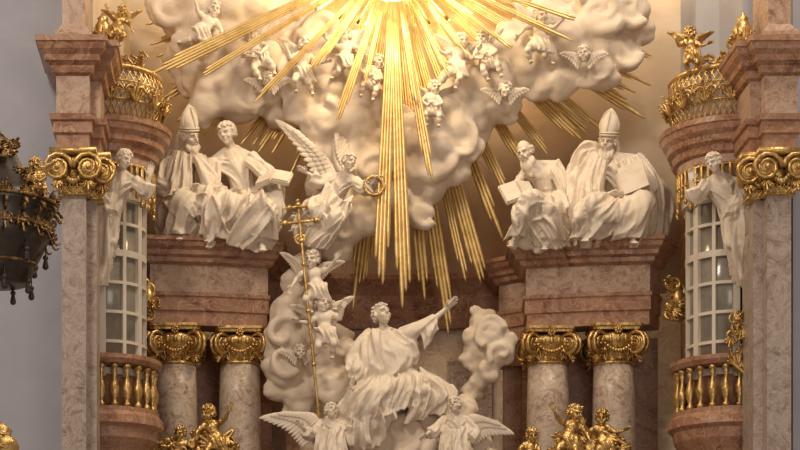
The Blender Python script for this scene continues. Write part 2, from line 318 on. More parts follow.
def putto(name,px,py,y,s,rot=0,flip=1,pose=0,mat_=None,wings=True,face=None,parent=None):
    base=[dict(head=(0,0),nec=(0,6),che=(0,13),pel=(1,25),sa=(-6,9),sb=(6,9),ea=(-13,14,-.1),wa=(-17,6,-.2),ha=(-19,1,-.2),eb=(13,14,-.1),wb=(20,12,-.2),hb=(24,10,-.2),ka=(-5,34,-.25),fa=(-2,44,-.05),kb=(8,34,-.2),fb=(14,44,0)),
          dict(head=(0,0),nec=(1,6),che=(3,13),pel=(7,24),sa=(-4,10),sb=(8,9),ea=(-10,16,-.1),wa=(-13,23,-.2),ha=(-14,27,-.2),eb=(15,5,-.1),wb=(19,-3,-.2),hb=(21,-8,-.2),ka=(-1,33,-.25),fa=(5,42,-.05),kb=(15,32,-.1),fb=(24,37,.1)),
          dict(head=(0,0),nec=(-1,6),che=(-2,13),pel=(-2,24),sa=(-8,9),sb=(4,10),ea=(-14,15,-.15),wa=(-7,19,-.35),ha=(-3,17,-.35),eb=(9,17,-.15),wb=(1,20,-.35),hb=(-2,18,-.35),ka=(-10,30,-.3),fa=(-9,41,-.2),kb=(6,31,-.3),fb=(5,42,-.2))][pose]
    k=s/.95; J={}
    for n,v in base.items():
        x,z=v[0]*flip*k,v[1]*k; a=math.radians(rot); J[n]=(px+x*math.cos(a)-z*math.sin(a),py+x*math.sin(a)+z*math.cos(a),(v[2] if len(v)>2 else 0)*k)
    if flip<0:
        for a,b in(('sa','sb'),('ea','eb'),('wa','wb'),('ha','hb'),('ka','kb'),('fa','fb')): J[a],J[b]=J[b],J[a]
    def ex(g,T,P,s_):
        g.ell(P['pel']+A(0,-.06*s_,.05*s_),(.15*s_,.14*s_,.15*s_)); g.ell(P['che'],(.14*s_,.12*s_,.14*s_))
        for a,b in(('ka','fa'),('kb','fb')): g.ell(P[a]*.6+P[b]*.4,.075*s_); g.ell(P[a]*.5+P['pel']*.5,.105*s_)
        for a,b in(('sa','ea'),('sb','eb')): g.ell(P[a]*.5+P[b]*.5,.066*s_)
        p=P['pel']; g.sheet([[p+A(-.22,-.1,.08)*s_,p+A(-.1,-.2,-.02)*s_,p+A(-.05,-.2,-.2)*s_],[p+A(.2,-.1,.1)*s_,p+A(.2,-.2,-.05)*s_,p+A(.3,-.1,-.25)*s_]],nf=4,amp=.05*s_,th=.04*s_,NU=40,NV=16)
    wg=[]
    if wings:
        for q in(-1,1):
            a=math.radians(rot); f=lambda x,z,d:(px+(x*math.cos(a)-z*math.sin(a))*k,py+(x*math.sin(a)+z*math.cos(a))*k,d)
            wg.append((f(q*3,11,.12),f(q*17,-1,.2),f(q*8,22,.2),.6))
    return figure(name,y,s*.95,J,face or (rng.uniform(-40,40),-12,rng.uniform(-15,15)),mat_,hair='short',robe=False,wings=wg,extra=ex,headk=1.45,voxel=.016*s,parent=parent)
# ---------------------------------------------------------------- ornament
def spiral(g,c,u,w,R,r,turns=1.8,m=26,n=6):
    c=np.asarray(c,float); P=[]
    for t in np.linspace(0,1,m):
        a=t*turns*2*math.pi; q=R*(1-t)**.85+r*.3; P.append(c+q*(math.cos(a)*np.asarray(u)+math.sin(a)*np.asarray(w)))
    g.sweep(P,r*(1-.55*np.linspace(0,1,m)),n,up=np.cross(u,w))
def leaf(g,p,d,out,L,wd):
    d=nrm(d); out=nrm(out-d*np.dot(out,d)); lat=np.cross(d,out)
    P=np.asarray(p)
    for q,sp in((0,0),(-1,.45),(1,.45),(-1,.9),(1,.9)):
        dd=nrm(d+lat*q*sp); ln=L*(1 if q==0 else .8-.15*sp)
        g.tube([P,P+dd*ln*.5+out*ln*.12,P+dd*ln*.9+out*ln*.30,P+dd*ln*.82+out*ln*.5],wd*.5,wd*.25,m=8,n=6)
def capital(g,ga,cx,cy,zb,zt,r,yaw=0):
    h=zt-zb; c=A(cx,cy,0)
    g.lathe(cx,cy,[(r*.9,zb-.02),(r*1.08,zb),(r*1.1,zb+.03),(r*1.04,zb+.06),(r*.98,zb+.09),(r*1.0,zb+h*.4),(r*1.22,zb+h*.55),(r*1.3,zb+h*.66),(r*1.2,zb+h*.76),(r*1.1,zb+h*.8)],32)
    for k in range(20):
        a=k*math.pi/10; g.ell((cx+r*1.25*math.cos(a),cy+r*1.25*math.sin(a),zb+h*.62),(r*.12,r*.12,h*.11),nu=8,nv=6)
    for k in range(12):
        a=k*math.pi/6; o=A(math.cos(a),math.sin(a),0); leaf(g,c+o*r*1.0+A(0,0,zb+.05),A(0,0,1),o,h*.4,r*.12)
    for k in range(4):
        a=math.pi/4+k*math.pi/2+yaw; o=A(math.cos(a),math.sin(a),0); t=A(-o[1],o[0],0); R=h*.33; vc=c+o*r*1.42+A(0,0,zb+h*.5)
        Rm=np.array([o,t,A(0,0,1)]).T
        g.ell(vc,(R*.82,r*.17,R*.82),Rm,nu=18,nv=10)
        for q in(-1,1): spiral(g,vc+t*q*r*.16,o*-1,A(0,0,1),R,R*.19,2.2); g.ell(vc+t*q*r*.2,R*.16)
        g.tube([c+o*r*.9+A(0,0,zb+h*.74),c+o*r*1.2+A(0,0,zb+h*.86),vc+A(0,0,R*.95)],R*.24,R*.2,m=8)
        leaf(g,vc+A(0,0,-R*.6),A(0,0,-1),o,h*.3,r*.13)
        a2=k*math.pi/2+yaw; o2=A(math.cos(a2),math.sin(a2),0); t2=A(-o2[1],o2[0],0); fc=c+o2*r*1.28+A(0,0,zb+h*.84)
        for j in range(7): b=j*2*math.pi/7; g.ell(fc+(t2*math.cos(b)+A(0,0,1)*math.sin(b))*r*.14,r*.085,nu=8,nv=6)
        g.ell(fc+o2*.03,r*.08)
        for j in range(13):
            u=(j-6)/6.; g.ell(c+o2*(r*1.32-.03*u*u)+t2*u*r*.82+A(0,0,zb+h*(.30+.28*u*u)),r*.085*(1.25-.4*abs(u)),nu=8,nv=6)
    pts=[]
    for k in range(4):
        a=math.pi/4+k*math.pi/2+yaw; rr=r*1.72
        for da,q in((-.07,1),(.07,1)): pts.append((cx+rr*math.cos(a+da),cy+rr*math.sin(a+da)))
        a2=a+math.pi/4
        for da in(-.35,0,.35): pts.append((cx+r*(1.27+.14*abs(da)/.35)*math.cos(a2+da),cy+r*(1.27+.14*abs(da)/.35)*math.sin(a2+da)))
    z0=zb+h*.86; n=len(pts); v=[]
    for sc_,z in((.95,z0),(.97,z0+h*.05),(1.02,z0+h*.09),(1.02,zt+.01)): v+=[(cx+(x-cx)*sc_,cy+(y-cy)*sc_,z) for x,y in pts]
    f=[(i*n+j,i*n+(j+1)%n,(i+1)*n+(j+1)%n,(i+1)*n+j) for i in range(3) for j in range(n)]+[tuple(range(n))[::-1],tuple(3*n+j for j in range(n))]
    ga.add(v,f)
def scrolls(g,c,w,h,n=16,seed=0,r=.05,dep=.25):
    R=random.Random(seed)
    for k in range(n):
        p=np.asarray(c)+A(R.uniform(-w,w),R.uniform(-dep,dep),R.uniform(-h,h)); a=R.uniform(0,6.28); u=A(math.cos(a),R.uniform(-.3,.3),math.sin(a)); v_=A(-math.sin(a)*R.choice((-1,1)),0,math.cos(a)); q=R.uniform(.5,1)
        spiral(g,p,nrm(u),nrm(v_),r*4*q,r*q,1.4)
        leaf(g,p,u,A(0,-1,0),r*7*q,r*1.5)
def vase(g,c,h,r):
    x,y,z=c; g.lathe(x,y,[(r*.5,z),(r*.55,z+h*.05),(r*.25,z+h*.12),(r*.3,z+h*.2),(r*.8,z+h*.35),(r,z+h*.55),(r*.85,z+h*.68),(r*.5,z+h*.78),(r*.6,z+h*.83),(r*.35,z+h*.88),(r*.15,z+h*.95),(r*.02,z+h)],20)
    for k in range(8):
        a=k*math.pi/4; o=A(math.cos(a),math.sin(a),0); leaf(g,A(x,y,z+h*.3)+o*r*.7,A(0,0,1),o,h*.3,r*.18)
# ================================================================ ARCHITECTURE
g=G(); g.box((0,-18,-7.7),(16,26,.1)); mk('floor',g,M_floor,smooth=False)
g=G(); g.box((-10.6,-2.55,2.5),(4.1,.25,10.1)); mk('wall_left',g,M_wall,smooth=False)
g=G(); g.box((11.2,-2.55,2.5),(4.1,.25,10.1)); mk('wall_right',g,M_wall,smooth=False)
def arcpath(x0,x1,d,n=40,y0=.4): 
    return [(x,y0+d*math.cos((x-(x0+x1)/2)/((x1-x0)/2)*math.pi/2)) for x in np.linspace(x0,x1,n)]
ap=arcpath(-5.9,6.1,2.0)
g=G(); g.mould(ap,[(0,3.3),(-.3,3.3),(-.3,12.8),(0,12.8)]); mk('wall_back',g,M_apse)
g=G(); g.mould(ap,[(.0,-7.6),(-.3,-7.6),(-.3,3.3),(.0,3.3)]); mk('wall_back_lower',g,M_mid)
def entab(name,path):
    e=empty(name)
    top=[(-.6,4.02)]+[(.38,4.02),(.38,3.94),(.34,3.92),(.31,3.84),(.23,3.78),(.21,3.70),(.13,3.66),(.11,3.58),(.03,3.54),(-.6,3.54)]
    g=G(); g.mould(path,top); mk('cornice',g,M_brown,e,False)
    g=G(); g.mould(path,[(-.6,3.54),(0,3.54),(.0,3.0),(-.6,3.0)]); mk('frieze_upper',g,M_pink,e,False)
    g=G(); g.mould(path,[(-.6,3.0),(.05,3.0),(.05,2.93),(.02,2.90),(.02,2.65),(-.02,2.62),(-.02,2.36),(-.6,2.36)]); mk('architrave',g,M_brown,e,False)
    return e
def pxy(px,y): return (W(px,300,y)[0],y)
L1=[pxy(140,-.2),pxy(150,-.75),pxy(212,-.62),pxy(268,-.35),pxy(271,.7),pxy(311,1.1),pxy(312,2.0)]
R1=[pxy(498,2.0),pxy(499,1.1),pxy(524,.7),pxy(526,-.35),pxy(590,-.62),pxy(650,-.75),pxy(660,-.2)]
entab('entablature',L1); entab('entablature',R1)
mp_=[(x,y-.02) for x,y in ap if W(305,0,2)[0]<x<W(510,0,2)[0]]
g=G(); g.mould(mp_,[(-.1,4.0),(.3,4.0),(.3,3.9),(.2,3.75),(.1,3.6),(.1,3.2),(.12,3.1),(.06,2.9),(-.1,2.9)]); mk('trim_1',g,M_brown,smooth=False)
g=G(); g.mould([p for p in mp_ if W(436,0,2)[0]<p[0]<W(505,0,2)[0]],[(-.05,2.3),(.06,2.3),(.10,2.2),(.06,2.1),(.06,-1.6),(-.05,-1.6)]); mk('trim_3',g,M_col,smooth=False)
for px,y in((176,-.30),(240,-.02),(548,-.02),(614,-.30)):
    x=W(px,400,y)[0]; e=empty('marble_column'); r=.41; zb=W(0,367,y)[2]; zt=2.37
    g=G(); g.lathe(x,y,[(r*1.45,-3.0),(r*1.45,-2.85),(r*1.4,-2.8),(r*1.25,-2.7),(r*1.3,-2.6),(r*1.1,-2.5),(r*1.05,-2.4),(r*1.06,-1),(r*1.02,1),(r*.97,zb)],40); mk('shaft',g,M_col,e)
    g=G(); ga=G(); capital(g,ga,x,y,zb,zt,r*.93); mk('capital_gilding',g,M_gold,e); mk('abacus',ga,M_gold,e,False)
for nm,p in(('wall_left_bay',[pxy(146,.8),pxy(272,1.1)]),('wall_right_bay',[pxy(522,1.1),pxy(660,.8)])):
    g=G(); g.mould(p,[(0,-7.6),(0,2.4),(-.2,2.4),(-.2,-7.6)][::-1]); mk(nm,g,M_brown,smooth=False)
for px in(296,514):
    g=G(); c=W(px,400,1.4); g.box((c[0],1.5,-2.6),(.2,.15,5)); g.box((c[0],1.45,2.0),(.28,.22,.08)); mk('marble_pilaster',g,M_brown,smooth=False)
g=G(); g.mould([(-5.2,.5),(-5.2,-1.2),(-2.6,-1.0),(-2.4,-1.7),(2.4,-1.7),(2.6,-1.0),(5.3,-1.2),(5.3,.5)],[(-1.4,-7.6),(-1.4,-3.03),(.2,-3.03),(.2,-3.15),(0,-3.3),(0,-7.2),(.2,-7.3),(.2,-7.6)]); g.box((0,-.1,-5.31),(4.9,.55,2.28)); mk('altar_podium',g,M_brown,smooth=False)
def side(sgn):
    off=0. if sgn<0 else .30
    def X(x): return x if sgn<0 else -x+off
    def path(p):
        q=[(X(x),y) for x,y in p]; return q if sgn<0 else q[::-1]
    nm='left' if sgn<0 else 'right'
    cx,cy,r=-5.75,-2.1,.93
    arc=lambda rr,a0=-90,a1=90,n=24:[(cx+rr*math.cos(math.radians(a)),cy+rr*math.sin(math.radians(a))) for a in np.linspace(a0,a1,n)]
    pier=[(-6.45,-3.0),(-6.45,-4.4),(-5.86,-4.4),(-5.86,-4.1),(-5.68,-4.1),(-5.68,-3.15)]
    full=path(pier+[(-5.75,-2.4),(-5.68,-1.0),(-5.4,-.3)])
    e=empty('side_entablature')
    zt=6.62; zb=4.68; zt2=5.66; zb2=5.02
    def ent(p,zt,zb,fr=True):
        g=G(); g.mould(p,[(-.4,zt),(.34,zt),(.34,zt-.10),(.31,zt-.12),(.28,zt-.22),(.2,zt-.3),(.19,zt-.4),(.1,zt-.46),(.07,zt-.58),(0,zt-.62),(-.4,zt-.62)]); mk('cornice',g,M_brown,e,False)
        if fr:
            g=G(); g.mould(p,[(-.4,zt-.62),(0,zt-.62),(0,zb+.62),(-.4,zb+.62)]); mk('frieze',g,M_pink,e,False)
            g=G(); g.mould(p,[(-.4,zb+.62),(.12,zb+.62),(.1,zb+.52),(.05,zb+.5),(.05,zb+.3),(0,zb+.27),(0,zb),(-.4,zb)]); mk('architrave',g,M_brown,e,False)
    ent(full,zt,zb)
    bayp=path(arc(r)+[(-5.6,-1.1),(-5.3,-.35)])
    ent(bayp,zt2,0,False)
    g=G(); g.mould(bayp,[(-.9,zt2-.6),(0,zt2-.6),(0,zb2-.15),(-.2,zb2-.2),(-.9,zb2-.2)]); mk('bay_frieze',g,M_pink,e,False)
    g=G(); w=path([(-6.3,-2.5),(-5.95,-2.4),(-5.85,-1.0),(-5.55,-.3),(-5.4,.9)]); g.mould(w,[(-.3,-7.6),(0,-7.6),(0,5.5),(-.3,5.5)]); mk('wall_'+nm+'_chancel',g,M_brown,smooth=False)
    g=G(); g.mould(w,[(-.3,5.5),(0,5.5),(0,12.6),(-.3,12.6)]); mk('wall_'+nm+'_upper',g,M_wall if sgn>0 else M_apse,smooth=False)
    e=empty('marble_pier')
    g=G(); pp=path([(-6.36,-3.1),(-6.36,-4.3),(-5.93,-4.3),(-5.93,-4.0),(-5.76,-4.0),(-5.76,-3.2)])
    zc=3.92
    g.mould(pp,[(-.35,-7.6),(.12,-7.6),(.12,-6.9),(.05,-6.8),(0,-6.7),(0,zc),(-.35,zc)]); mk('shaft',g,M_pier,e,False)
    g=G()
    for (x0,x1,yy) in((-6.36,-5.93,-4.32),(-5.95,-5.70,-4.02)):
        xm=(x0+x1)/2; hw=(x1-x0)/2
        g.box((X(xm),yy+.15,(zc+zb)/2+.02),(hw+.03,.17,(zb-zc)/2-.06))
        for q in(-1,1):
            vc=A(X(xm+q*(hw+.06)),yy-.12,zb-.34); 
            g.ell(vc,(.2,.12,.2),nu=18); spiral(g,vc+A(0,-.1,0),A(q*sgn,0,0),A(0,0,1),.25,.045,2.2); g.ell(vc+A(0,-.13,0),.05)
            leaf(g,vc+A(0,-.05,-.2),A(0,0,-1),A(0,-1,0),.25,.06)
            vs=vc+A(q*sgn*-.04,.3,0); g.ell(vs,(.1,.2,.2)); 
        for j in range(9):
            u=(j-4)/4.; g.ell((X(xm+u*hw*.9),yy-.12,zc+.2+.18*u*u),.05*(1.3-.4*abs(u)))
        for j in range(5): g.ell((X(xm+(j-2)/2.*hw*.7),yy-.1,zb-.2),(.05,.06,.08))
        for j in range(4): leaf(g,A(X(xm+(j-1.5)/1.5*hw*.9),yy-.03,zc-.02),A(0,0,1),A(0,-1,0),.28,.07)
        g.box((X(xm),yy+.1,zb-.04),(hw+.2,.33,.05)); g.box((X(xm),yy+.14,zc),(hw+.06,.2,.03))
    mk('capital_gilding',g,M_gold,e)
    g=G(); g.mould(path([(-6.35,-3.0),(-6.35,-4.3),(-5.95,-4.3),(-5.95,-3.2)]),[(-.3,zt),(.12,zt),(.12,zt+.18),(.05,zt+.26),(0,zt+.34),(0,zt+3),(-.3,zt+3)]); mk('upper_pier',g,M_pink,smooth=False)
    e=empty('oriel_window')
    ra=.80
    g=G(); g.mould(path(arc(ra)),[(-.15,4.25),(.05,4.25),(.05,4.9),(-.15,4.9)]); mk('head_band',g,M_cl,e,False)
    g=G(); g.mould(path(arc(ra-.08)),[(-.02,1.0),(0,1.0),(0,4.4),(-.02,4.4)]); mk('panes',g,M_glass,e)
    g=G()
    for a in(-89,-58,-29,0,29,58,89):
        wd=.034 if a not in(-89,-29,29,89) else .06
        x,y=cx+(ra-.05)*math.cos(math.radians(a)),cy+(ra-.05)*math.sin(math.radians(a)); R=Rz(math.radians(a if sgn<0 else 180-a)); g.box((X(x),y,2.65),(.04,wd,1.7),R)
    for z in(1.05,1.6,2.15,2.7,3.25,3.8,4.28):
        t=.028 if z not in(1.05,4.28,3.25) else .06
        g.mould(path(arc(ra-.06)),[(-.02,z-t),(.05,z-t),(.05,z+t),(-.02,z+t)])
    mk('muntins',g,M_frame,e,False)
    g=G()
    for a in np.linspace(-88,70,20):
        x,y=cx+(ra+.13)*math.cos(math.radians(a)),cy+(ra+.13)*math.sin(math.radians(a)); zz=.52+.14*math.sin(a*.14)
        g.cap((X(x),y,4.86),(X(x),y,4.86-zz),.04,.028,n=8); g.ell((X(x),y,4.8-zz),(.035,.035,.06),nu=8,nv=6)
    for z in(4.86,4.6): g.sweep([(X(x),y,z) for x,y in arc(ra+.14)],[.03]*24,6)
    mk('valance_gilding',g,M_gold,e)
    e=empty('balcony')
    rb=.98
    g=G(); g.mould(path([(-5.95,cy-rb)]+arc(rb)+[(-5.95,cy+rb)]),[(-.5,1.32),(.10,1.32),(.10,1.24),(.05,1.16),(-.14,1.14),(-.5,1.14)]); mk('handrail',g,M_brown,e,False)
    g=G(); g.mould(path([(-5.95,cy-rb)]+arc(rb)+[(-5.95,cy+rb)]),[(-.8,.36),(.05,.36),(.05,.28),(.12,.2),(.14,.05),(.05,-.02),(.02,-.2),(-.12,-.4),(-.2,-.6),(-.45,-.9),(-.8,-1.0)]); mk('slab',g,M_brown,e,False)
    g=G()
    for i,a in enumerate(np.linspace(-90,90,13)):
        x,y=X(cx+(rb-.04)*math.cos(math.radians(a))),cy+(rb-.04)*math.sin(math.radians(a))
        g.lathe(x,y,[(.07,.36),(.07,.42),(.04,.45),(.045,.5),(.085,.62),(.09,.7),(.06,.8),(.035,.9),(.045,.98),(.06,1.02),(.04,1.06),(.075,1.08),(.075,1.15)],14)
    mk('balusters',g,M_gold,e)
    g=G(); g.mould(path(arc(rb-.25)),[(-.05,.3),(0,.3),(0,1.2),(-.05,1.2)]); mk('back_panel',g,M_brown,e)
    e=empty('gallery_lattice'); g=G(); H=.92; n=26
    def gp(u,v):
        a=math.radians(-92+u*170); rr=r-.0+.18*math.sin(v*math.pi*.75); return (X(cx+rr*math.cos(a)),cy+rr*math.sin(a),zt2+.05+v*H)
    for k in range(n):
        u=k/(n-1)
        for dd in(-.16,.16):
            P=[gp(min(1,max(0,u+dd*v)),v) for v in np.linspace(0,1,8)]; g.sweep(P,[.015]*8,5)
    for v,rr_ in((0,.05),(.35,.02),(.7,.02),(1,.055)): g.sweep([gp(u,v) for u in np.linspace(0,1,40)],[rr_]*40,8)
    for k in range(7):
        p=A(*gp((k+.5)/7,.5)); o=nrm(p-A(X(cx),cy,p[2])); lt=A(-o[1],o[0],0); 
        for q in(-1,1): spiral(g,p+o*.03+lt*q*.1,lt*q,A(0,0,1),.11,.024,1.4)
        leaf(g,p+o*.03+A(0,0,-.2),A(0,0,1),o,.4,.06)
    mk('lattice',g,M_gold,e)
    g=G(); g.rings([[gp(u,v) for u in np.linspace(0,1,30)] for v in np.linspace(0,1,8)],close=False,wrap=False); g.v[-1]=(g.v[-1]-A(X(cx),cy,0))*A(.95,.95,1)+A(X(cx),cy,0); mk('backing_panel',g,M_cl,e)
    g=G(); vase(g,(X(-5.68),-3.55,zt),.85,.17); scrolls(g,A(X(-5.6),-3.6,zt+.2),.12,.22,5,3,.035,.1); scrolls(g,A(X(-5.25),-2.7,zt2+1.12),.3,.14,8,5,.035,.1)
    mk('gilded_urn',g,M_gold)
    g=G(); c=A(X(-4.98),-1.3,2.75); scrolls(g,c,.13,.3,8,8,.045,.1); vase(g,(c[0],c[1],c[2]-.45),.8,.13); mk('gilded_bracket',g,M_gold)
side(-1); side(1)
# ================================================================ GLORY + RAYS
C=(393,-42)
g=G(); c=W(C[0],C[1],1.7); th=np.linspace(0,2*math.pi,48,endpoint=False)
g.rings([[(c[0]+rx*math.cos(t),y,c[2]+rx*.52*math.sin(t)) for t in th] for rx,y in((2.75,1.75),(2.7,1.5))]); mk('window_1',g,M_amber)
g=G()
for a in th: 
    p0=A(c[0]+2.75*math.cos(a),1.45,c[2]+2.75*.52*math.sin(a)); g.ell(p0,.1,nu=8,nv=6)
mk('trim_2',g,M_gold)
sun=empty('gilded_sunburst')
def ray(ex,ey,w,y0,y1,n=4,r0=44,seed=0):
    R=random.Random(seed*31+int(ex)); dx,dy=ex-C[0],ey-C[1]; L=math.hypot(dx,dy); ux,uy=dx/L,dy/L; nx,ny=-uy,ux; g=G(); 
    for k in range(n):
        o=(k-(n-1)/2)/n; ln=L*(1-abs(o)*.22-R.uniform(0,.08)) if n>1 else L
        r=w/n*.5/50*1.15; P=[];rd=[]
        for t in (0,.25,.5,.75,.93,.985,1):
            d=r0+(ln-r0)*t; ww=w*(.3+.7*min(1,d/300.)); Y=y0+(y1-y0)*(d/L); yy=Y-.05*math.cos(o*math.pi)
            P.append(W(C[0]+ux*d+nx*ww*o,C[1]+uy*d+ny*ww*o,yy)); rd.append(r*(.3+.7*min(1,d/300.))*(1 if t<.95 else (.65 if t<1 else .08)))
        g.sweep(P,rd,7)
    mk('ray_bundle',g,M_ray,sun)
F=(-1.0,-1.45); B_=(.5,.1)
rays=[(380,303,16,*F,4),(405,325,16,*F,4),(433,192,14,*F,4),(336,126,14,*F,4),(300,82,10,*F,3),(318,66,8,*F,3),(362,96,9,*F,3),(452,84,8,*F,3),(418,120,8,*F,2),
(353,322,15,*B_,4),(328,268,14,*B_,4),(341,296,7,.6,.2,2),(366,300,7,.6,.2,2),(426,314,12,*B_,3),(453,352,15,*B_,4),(440,280,7,.6,.2,2),(470,300,9,.6,.2,3),(491,312,15,*B_,4),(508,252,12,*B_,3),
(517,215,13,*B_,4),(541,190,14,*B_,4),(560,168,12,*B_,4),(592,152,14,*B_,4),(608,150,7,.6,.3,2),(622,146,9,.6,.3,3),(657,124,14,*B_,4),(652,104,7,.6,.3,2),(656,88,9,.6,.3,3),(664,62,12,.6,.3,4),(655,36,9,.6,.3,3),(668,14,11,.6,.3,4),(575,42,10,*F,3),(590,24,7,*F,2),
(253,160,17,*B_,5),(241,158,7,.6,.3,2),(228,160,10,.5,.3,3),(268,160,12,*B_,3),(283,190,12,*B_,3),(306,210,12,*B_,3),(316,236,8,.6,.2,3),(214,148,8,.5,.3,3),(200,138,9,.5,.3,3),(184,134,7,.5,.3,2),(168,128,10,.5,.3,3),(150,106,11,.5,.3,3),(142,78,17,-.95,-1.15,5),(140,62,7,.6,.3,2),(136,50,10,.6,.3,3),(135,26,13,.6,.3,4),(140,4,11,.6,.3,3),(186,84,9,-.95,-1.15,3),(245,112,9,-1.0,-1.2,3),(470,58,9,*F,3),(505,44,9,*F,3),(530,62,7,*F,2)]
for i,r in enumerate(rays): ray(*r,seed=i)
# ================================================================ CLOUDS
def cloud(name,blobs,y,seed=0,vox=.045,curls=6,sub=9,mt=None,k_=1.):
    R=random.Random(seed); g=G(); B=[]
    for b in blobs:
        px,py,r=b[:3]; dy=b[3] if len(b)>3 else 0; c=W(px,py,y+dy+R.uniform(-.2,.12)); rr=r*k_/50.; B.append((c,rr)); g.ell(c,(rr*.98,rr*.76,rr*.9),nu=24,nv=16)
        for k in range(sub):
            a=R.uniform(0,6.28); e=R.uniform(.0,1.2); d=A(math.cos(a)*math.cos(e),-math.sin(e)*.85,math.sin(a)*math.cos(e)); q=rr*R.uniform(.3,.62); g.ell(c+d*rr*(.98-q/rr*.62),(q*1.1,q*.85,q*.92),nu=18,nv=12)
    for k in range(curls):
        c,rr=R.choice(B); a=R.uniform(0,6.28); u=A(math.cos(a),0,math.sin(a)); v=A(-math.sin(a),0,math.cos(a))*R.choice((-1,1)); p=c+A(R.uniform(-.3,.3)*rr,-rr*.78,R.uniform(-.3,.3)*rr); spiral(g,p,u,v,rr*.8,rr*.26,.9,n=10)
    v,f=remesh(g,vox,2,.5)
    d=np.array([noise.noise(Vector((p*1.3+seed).tolist()))*.10+noise.noise(Vector((p*3.6).tolist()))*.025 for p in v]); v=v+d[:,None]*A(.4,-1,.6)
    return mk(name,[(v,f)],mt or M_cl)
cloud('stucco_cloud',[(190,12,22),(212,30,26),(238,12,26),(265,28,22),(205,62,22),(230,70,28),(255,60,24),(212,96,20),(240,100,22),(264,92,20),(190,45,16),(178,28,12),(194,84,14),(285,12,18),(222,46,24),(277,108,15),(290,120,12),(200,114,12),(168,8,18),(300,14,12),(180,60,14)],-.1,1,k_=1.2,curls=10)
cloud('stucco_cloud',[(290,26,16),(312,38,20),(288,62,22),(300,86,22),(322,68,22),(345,56,20),(330,98,26),(352,86,22),(370,104,20),(348,126,24),(322,126,18),(372,132,20),(300,110,16),(362,150,22),(345,168,24),(375,172,20),(352,198,22),(334,205,20),(345,228,18),(364,220,16),(322,186,16),(340,250,13),(360,72,14),(318,150,15),(374,78,14)],-.2,2,curls=14,k_=1.14)
cloud('stucco_cloud',[(575,32,28),(600,45,24),(556,50,24),(535,34,22),(530,62,26),(505,68,26),(512,42,18),(486,82,26),(500,104,18),(466,98,24),(448,116,26),(472,122,20),(440,140,26),(462,148,18),(424,158,24),(448,168,17),(405,176,22),(425,184,20),(408,200,18),(587,68,18),(612,28,18),(560,82,16),(430,118,18),(413,138,18),(624,54,15),(595,12,22),(624,10,18),(472,64,16),(455,82,16),(392,196,17),(418,214,14),(398,152,17),(540,86,15),(602,76,14),(395,125,14),(545,12,16),(640,30,13),(488,56,13)],-.2,3,curls=20,k_=1.16)
cloud('stucco_cloud',[(305,262,12),(296,285,16),(288,312,18),(285,340,20),(282,368,18),(300,388,20),(312,365,20),(308,335,18),(322,345,16),(334,362,18),(330,385,18),(340,335,13),(345,355,14),(275,392,12),(300,405,16),(318,310,14),(276,350,12),(345,385,14)],-.45,4,vox=.038,curls=8,k_=1.05)
cloud('stucco_cloud',[(482,322,13),(492,335,17),(480,350,17),(497,354,15),(472,362,12),(488,372,13),(472,335,10),(508,342,9),(478,382,10),(476,310,6),(470,395,12),(466,408,12)],.0,5,vox=.038,curls=5)
cloud('stucco_cloud',[(335,436,22,.1),(362,436,26),(392,434,28),(420,424,27),(442,414,23),(408,408,24),(380,415,22,.2),(455,432,24),(474,448,20),(350,462,26),(400,466,28),(440,462,26),(318,460,22),(485,470,22),(432,398,16),(420,390,15,.2),(462,414,14)],-1.0,6,vox=.04,curls=12)
cloud('rock_seat',[(178,238,10),(196,228,16),(185,212,14,.2),(205,244,9,-.3),(225,244,9,-.2),(240,226,18,.1),(262,240,10),(250,212,12,.3),(275,246,6),(170,225,12,.2)],-.45,7,vox=.04,curls=2,sub=3)
cloud('rock_seat',[(525,242,9,-.2),(548,228,16,.1),(540,246,7,-.3),(565,240,12),(590,240,12,-.1),(612,228,20,.1),(636,238,13),(650,244,8),(600,214,14,.3),(572,225,12,.3),(512,246,6)],-.45,8,vox=.04,curls=2,sub=3)
# ================================================================ STATUES
def book(name,px,py,y,w,h,R,mt=M_st,op=False):
    g=G(); c=W(px,py,y)
    if op:
        for q in(-1,1): g.box(c+R@A(q*w/2,0,0),(w/2,.035,h/2),R@Rz(q*.28)); g.box(c+R@A(q*w/2,-.035,0),(w/2*.93,.03,h/2*.93),R@Rz(q*.28))
    else:
        g.box(c,(w/2,.09,h/2),R); g.box(c+R@A(.015,0,0),(w/2*.99,.07,h/2*.95),R)
        for q in(-1,1): g.box(c+R@A(0,q*.085,0),(w/2+.02,.015,h/2+.02),R)
        g.tube([c+R@A(-w/2,0,-h/2),c+R@A(-w/2-.02,0,0),c+R@A(-w/2,0,h/2)],.09,m=8)
    mk(name,g,mt,smooth=False)
def ex1(g,T,P,s):
    g.sheet([[T(174,150,.1),T(164,185,.15),T(161,215,.1),T(162,243,0)],[T(180,152,-.2),T(173,190,-.35),T(169,222,-.3),T(171,245,-.2)],[T(192,156,-.3),T(192,188,-.5),T(186,220,-.5),T(182,245,-.35)]],nf=6,amp=.18,th=.08,seed=4)
    g.sheet([[T(200,155,-.2),T(214,175,-.3),T(218,195,-.3),T(214,214,-.2)],[T(192,158,-.35),T(200,180,-.5),T(205,200,-.5),T(200,222,-.4)]],nf=3,amp=.14,th=.07,seed=6)
figure('bishop_statue',-.35,1.62,dict(head=(190,137,-.2),nec=(185,151),che=(182,168),pel=(178,204,.1),sa=(170,161,-.05),sb=(199,158,-.1),ea=(160,182,-.2),wa=(177,194,-.45),ha=(189,190,-.5),eb=(212,176,-.25),wb=(205,190,-.5),hb=(197,186,-.55),ka=(182,207,-.6),kb=(210,202,-.6),fa=(180,238,-.45),fb=(208,240,-.5)),(42,-16,-14),beard=.14,hat='mitre',extra=ex1,seed=11,headk=1.1)
